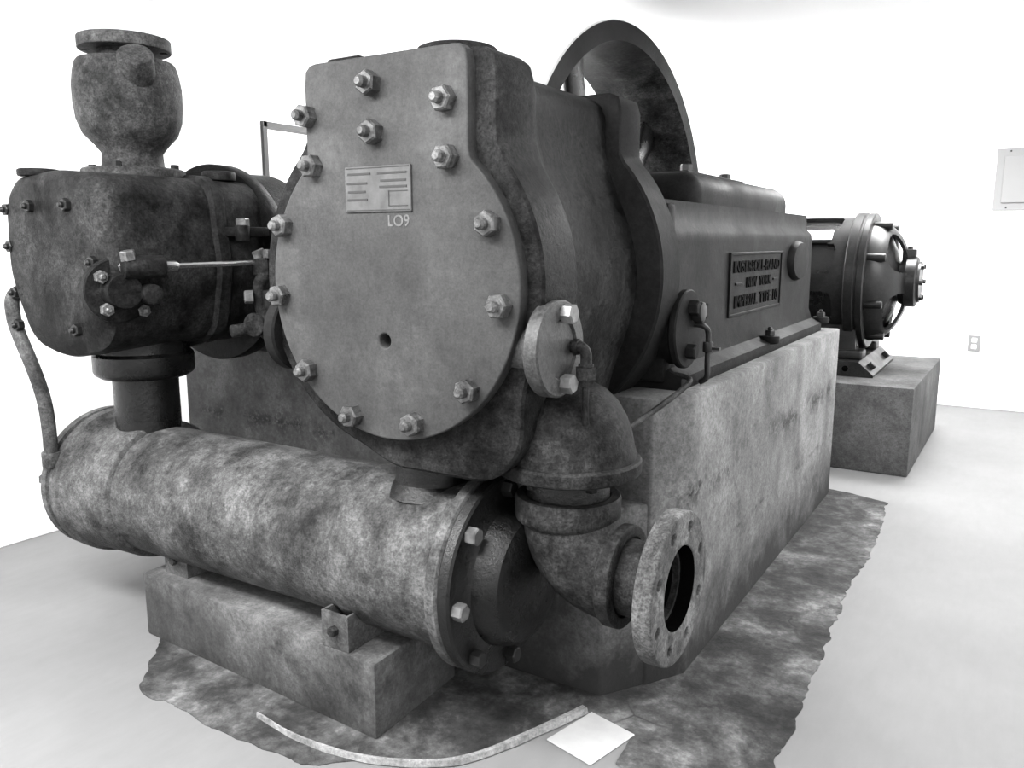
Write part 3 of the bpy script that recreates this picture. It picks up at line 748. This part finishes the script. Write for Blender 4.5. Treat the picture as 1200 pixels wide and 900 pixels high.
bolt(ME_HEAD_S, (MX + .255, MY, MZ + .185), (0, 0, 1), bc, 'bolt_dark')
bm = lathe(rcyl(.05, .75, .01), (-1.3, MY, MZ), (1, 0, 0), 28); add_lathe(bm, rcyl(.29, .11, .03), axis_m((MX - .02, MY, MZ), (1, 0, 0)), 40)
add_lathe(bm, [(.30, 0), (.30, .05), (.26, .10), (.18, .14), (.10, .16), (.05, .16)], axis_m((MX + .05, MY, MZ), (1, 0, 0)), 48)
obj('rotor', bm, 'black', MO)
for k in range(8):
    a = radians(20 + 45 * k); obj('lug', lathe(rcyl(.022, .11, .006), (MX + .06, MY + .335 * cos(a), MZ + .335 * sin(a)), (1, 0, 0), 20), 'motor', MO)
tm_ = [(MX - .34 + .22 * u, MY + (RM + .003) * cos(radians(q)), MZ + (RM + .003) * sin(radians(q))) for u in (0, 1) for q in (163, 156)]
bm = bmesh.new(); vs = []
for u in (0, 1): vs.append([bm.verts.new((MX - .31 + .19 * u, MY + (RM + .004) * cos(radians(q)), MZ + (RM + .004) * sin(radians(q)))) for q in (128, 132, 136, 140)])
for k in range(3): bm.faces.new((vs[0][k], vs[0][k + 1], vs[1][k + 1], vs[1][k]))
bmesh.ops.recalc_face_normals(bm, faces=bm.faces); bmesh.ops.solidify(bm, geom=bm.faces[:], thickness=.003)
pl2 = obj('rating_plate', bm, 'label', MO, 0); pl2['label'] = 'bright metal plate on the motor body'
# feet and base rail
for y in (MY - .26, MY + .26):
    bm = bmesh.new(); add_box(bm, MX - .40, MX + .09, y - .075, y + .075, .545, .60, .015, 3)
    add_loft(bm, [[(MX - .30, y - .05, .58), (MX + .05, y - .05, .58), (MX + .05, y + .05, .58), (MX - .30, y + .05, .58)],
                  [(MX - .28, MY + (y - MY) * .8 - .06, .78), (MX + .03, MY + (y - MY) * .8 - .06, .78), (MX + .03, MY + (y - MY) * .8 + .06, .78), (MX - .28, MY + (y - MY) * .8 + .06, .78)]])
    ft = obj('foot', bm, 'motor', MO)
    bolt(ME_BOLT_S, (MX + .04, y, .60), (0, 0, 1), ft, 'bolt_dark')
bm = bmesh.new(); sec = [(-.48, .465), (.165, .465), (.165, .478), (.085, .548), (-.40, .548), (-.48, .478)]
add_loft(bm, [[(MX + x, y, z) for x, z in sec] for y in (MY - .42, MY + .42)])
rl = obj('base_rail', bm, 'motor', MO, 30)
for y in (MY - .3, MY + .25): bolt(ME_HEAD, (MX + .13, y, .508), (.7, 0, .72), rl, 'bolt_dark')
sub('slot_hole', lathe(rcyl(.016, .006, .001), (MX + .02, MY - .4205, .508), (0, -1, 0), 18), 'bore', rl)

# ------------------------------------------------------------------ wall fittings
EP = thing('breaker_panel', 'pale grey electrical breaker panel on the white back wall', 'electrical panel', (.0, YB, 1.41))
bm = box(-.212, .20, YB - .012, YB, 1.415, 1.835, .003, 1); obj('cover_plate', bm, 'panelpaint', EP, 30)
obj('panel_door', box(-.165, .155, YB - .024, YB - .010, 1.465, 1.785, .004, 1), 'panelpaint', EP, 30)
for x in (-.13, .12):
    for z in (1.434, 1.816): obj('screw', lathe(rcyl(.006, .004, .001), (x, YB - .012, z), (0, -1, 0), 12), 'bolt_dark', EP)
WO = thing('wall_outlet', 'small outlet plate low on the white back wall right of the motor', 'electrical outlet', (-.242, YB, .47))
obj('face_plate', box(-.282, -.202, YB - .007, YB, .413, .529, .003, 1), 'outletp', WO, 30)
bm = bmesh.new()
for z in (.447, .495): add_box(bm, -.259, -.225, YB - .0085, YB - .006, z - .016, z + .016, .004, 2)
obj('socket', bm, 'trim', WO, 30)

# ------------------------------------------------------------------ light and camera
wd = bpy.data.worlds.new('W'); SC.world = wd; wd.use_nodes = True
wn = wd.node_tree; tc = wn.nodes.new('ShaderNodeTexCoord'); dp = wn.nodes.new('ShaderNodeVectorMath'); dp.operation = 'DOT_PRODUCT'
dp.inputs[1].default_value = (.85, .15, .5); wn.links.new(tc.outputs['Generated'], dp.inputs[0])
mr = wn.nodes.new('ShaderNodeMapRange'); mr.inputs[1].default_value = -.5; mr.inputs[2].default_value = 1; mr.inputs[3].default_value = .16; mr.inputs[4].default_value = .95
ab = wn.nodes.new('ShaderNodeMath'); ab.operation = 'ABSOLUTE'; wn.links.new(dp.outputs['Value'], ab.inputs[0]); wn.links.new(ab.outputs[0], mr.inputs[0]); wn.links.new(mr.outputs[0], wn.nodes['Background'].inputs[1])
wn.nodes['Background'].inputs[0].default_value = (1, 1, 1, 1)
def area(name, loc, target, sx, sy, pw):
    l = bpy.data.lights.new(name, 'AREA'); l.shape = 'RECTANGLE'; l.size = sx; l.size_y = sy; l.energy = pw
    o = bpy.data.objects.new(name, l); COL.objects.link(o); o.location = loc
    o.rotation_euler = (Vector(target) - Vector(loc)).to_track_quat('-Z', 'Y').to_euler(); return o
area('fill_light_a', (.9, 3.6, 2.17), (.7, 3.6, 0), .6, 3.0, 52)  # added fill, no known fixture; lights the plinths' right faces
area('fill_light_b', (-2.7, 4.6, 2.17), (-2.7, 4.6, 0), .6, 2.0, 50)  # added fill for floor and walls, not a known fixture
area('fill_light_c', (-1.7, .15, 2.17), (-1.7, .6, 0), 2.2, .5, 58)  # added fill aimed at the front of the machine
area('fill_light_d', (-.4, 5.4, 2.2), (-.4, 5.4, 0), .9, .6, 36)  # added fill to brighten the motor block's top and back wall
def point_fill(name, loc, pw, r=.06):
    l = bpy.data.lights.new(name, 'POINT'); l.energy = pw; l.shadow_soft_size = r
    o = bpy.data.objects.new(name, l); COL.objects.link(o); o.location = loc
point_fill('ceiling_fill', (-2.2, 3.3, 2.04), 8)  # added point light that brightens the ceiling near the flywheel

cam = bpy.data.cameras.new('cam'); co = bpy.data.objects.new('camera', cam); COL.objects.link(co); SC.camera = co
F, VXp, HY = 960., 1200., 283.
cam.sensor_width = 36; cam.lens = F / 1200 * 36; cam.clip_start = .02
pitch = math.atan((450 - HY) / F); yaw = math.atan((VXp - 600) / sqrt(F * F + (450 - HY) ** 2))
co.location = (0, 0, 1.2); co.rotation_euler = (pi / 2 - pitch, 0, yaw)
SC.view_settings.view_transform = 'Standard'; SC.view_settings.look = 'None'
SC.view_settings.gamma = 1; SC.view_settings.use_curve_mapping = False
SC.view_settings.exposure = 1.85
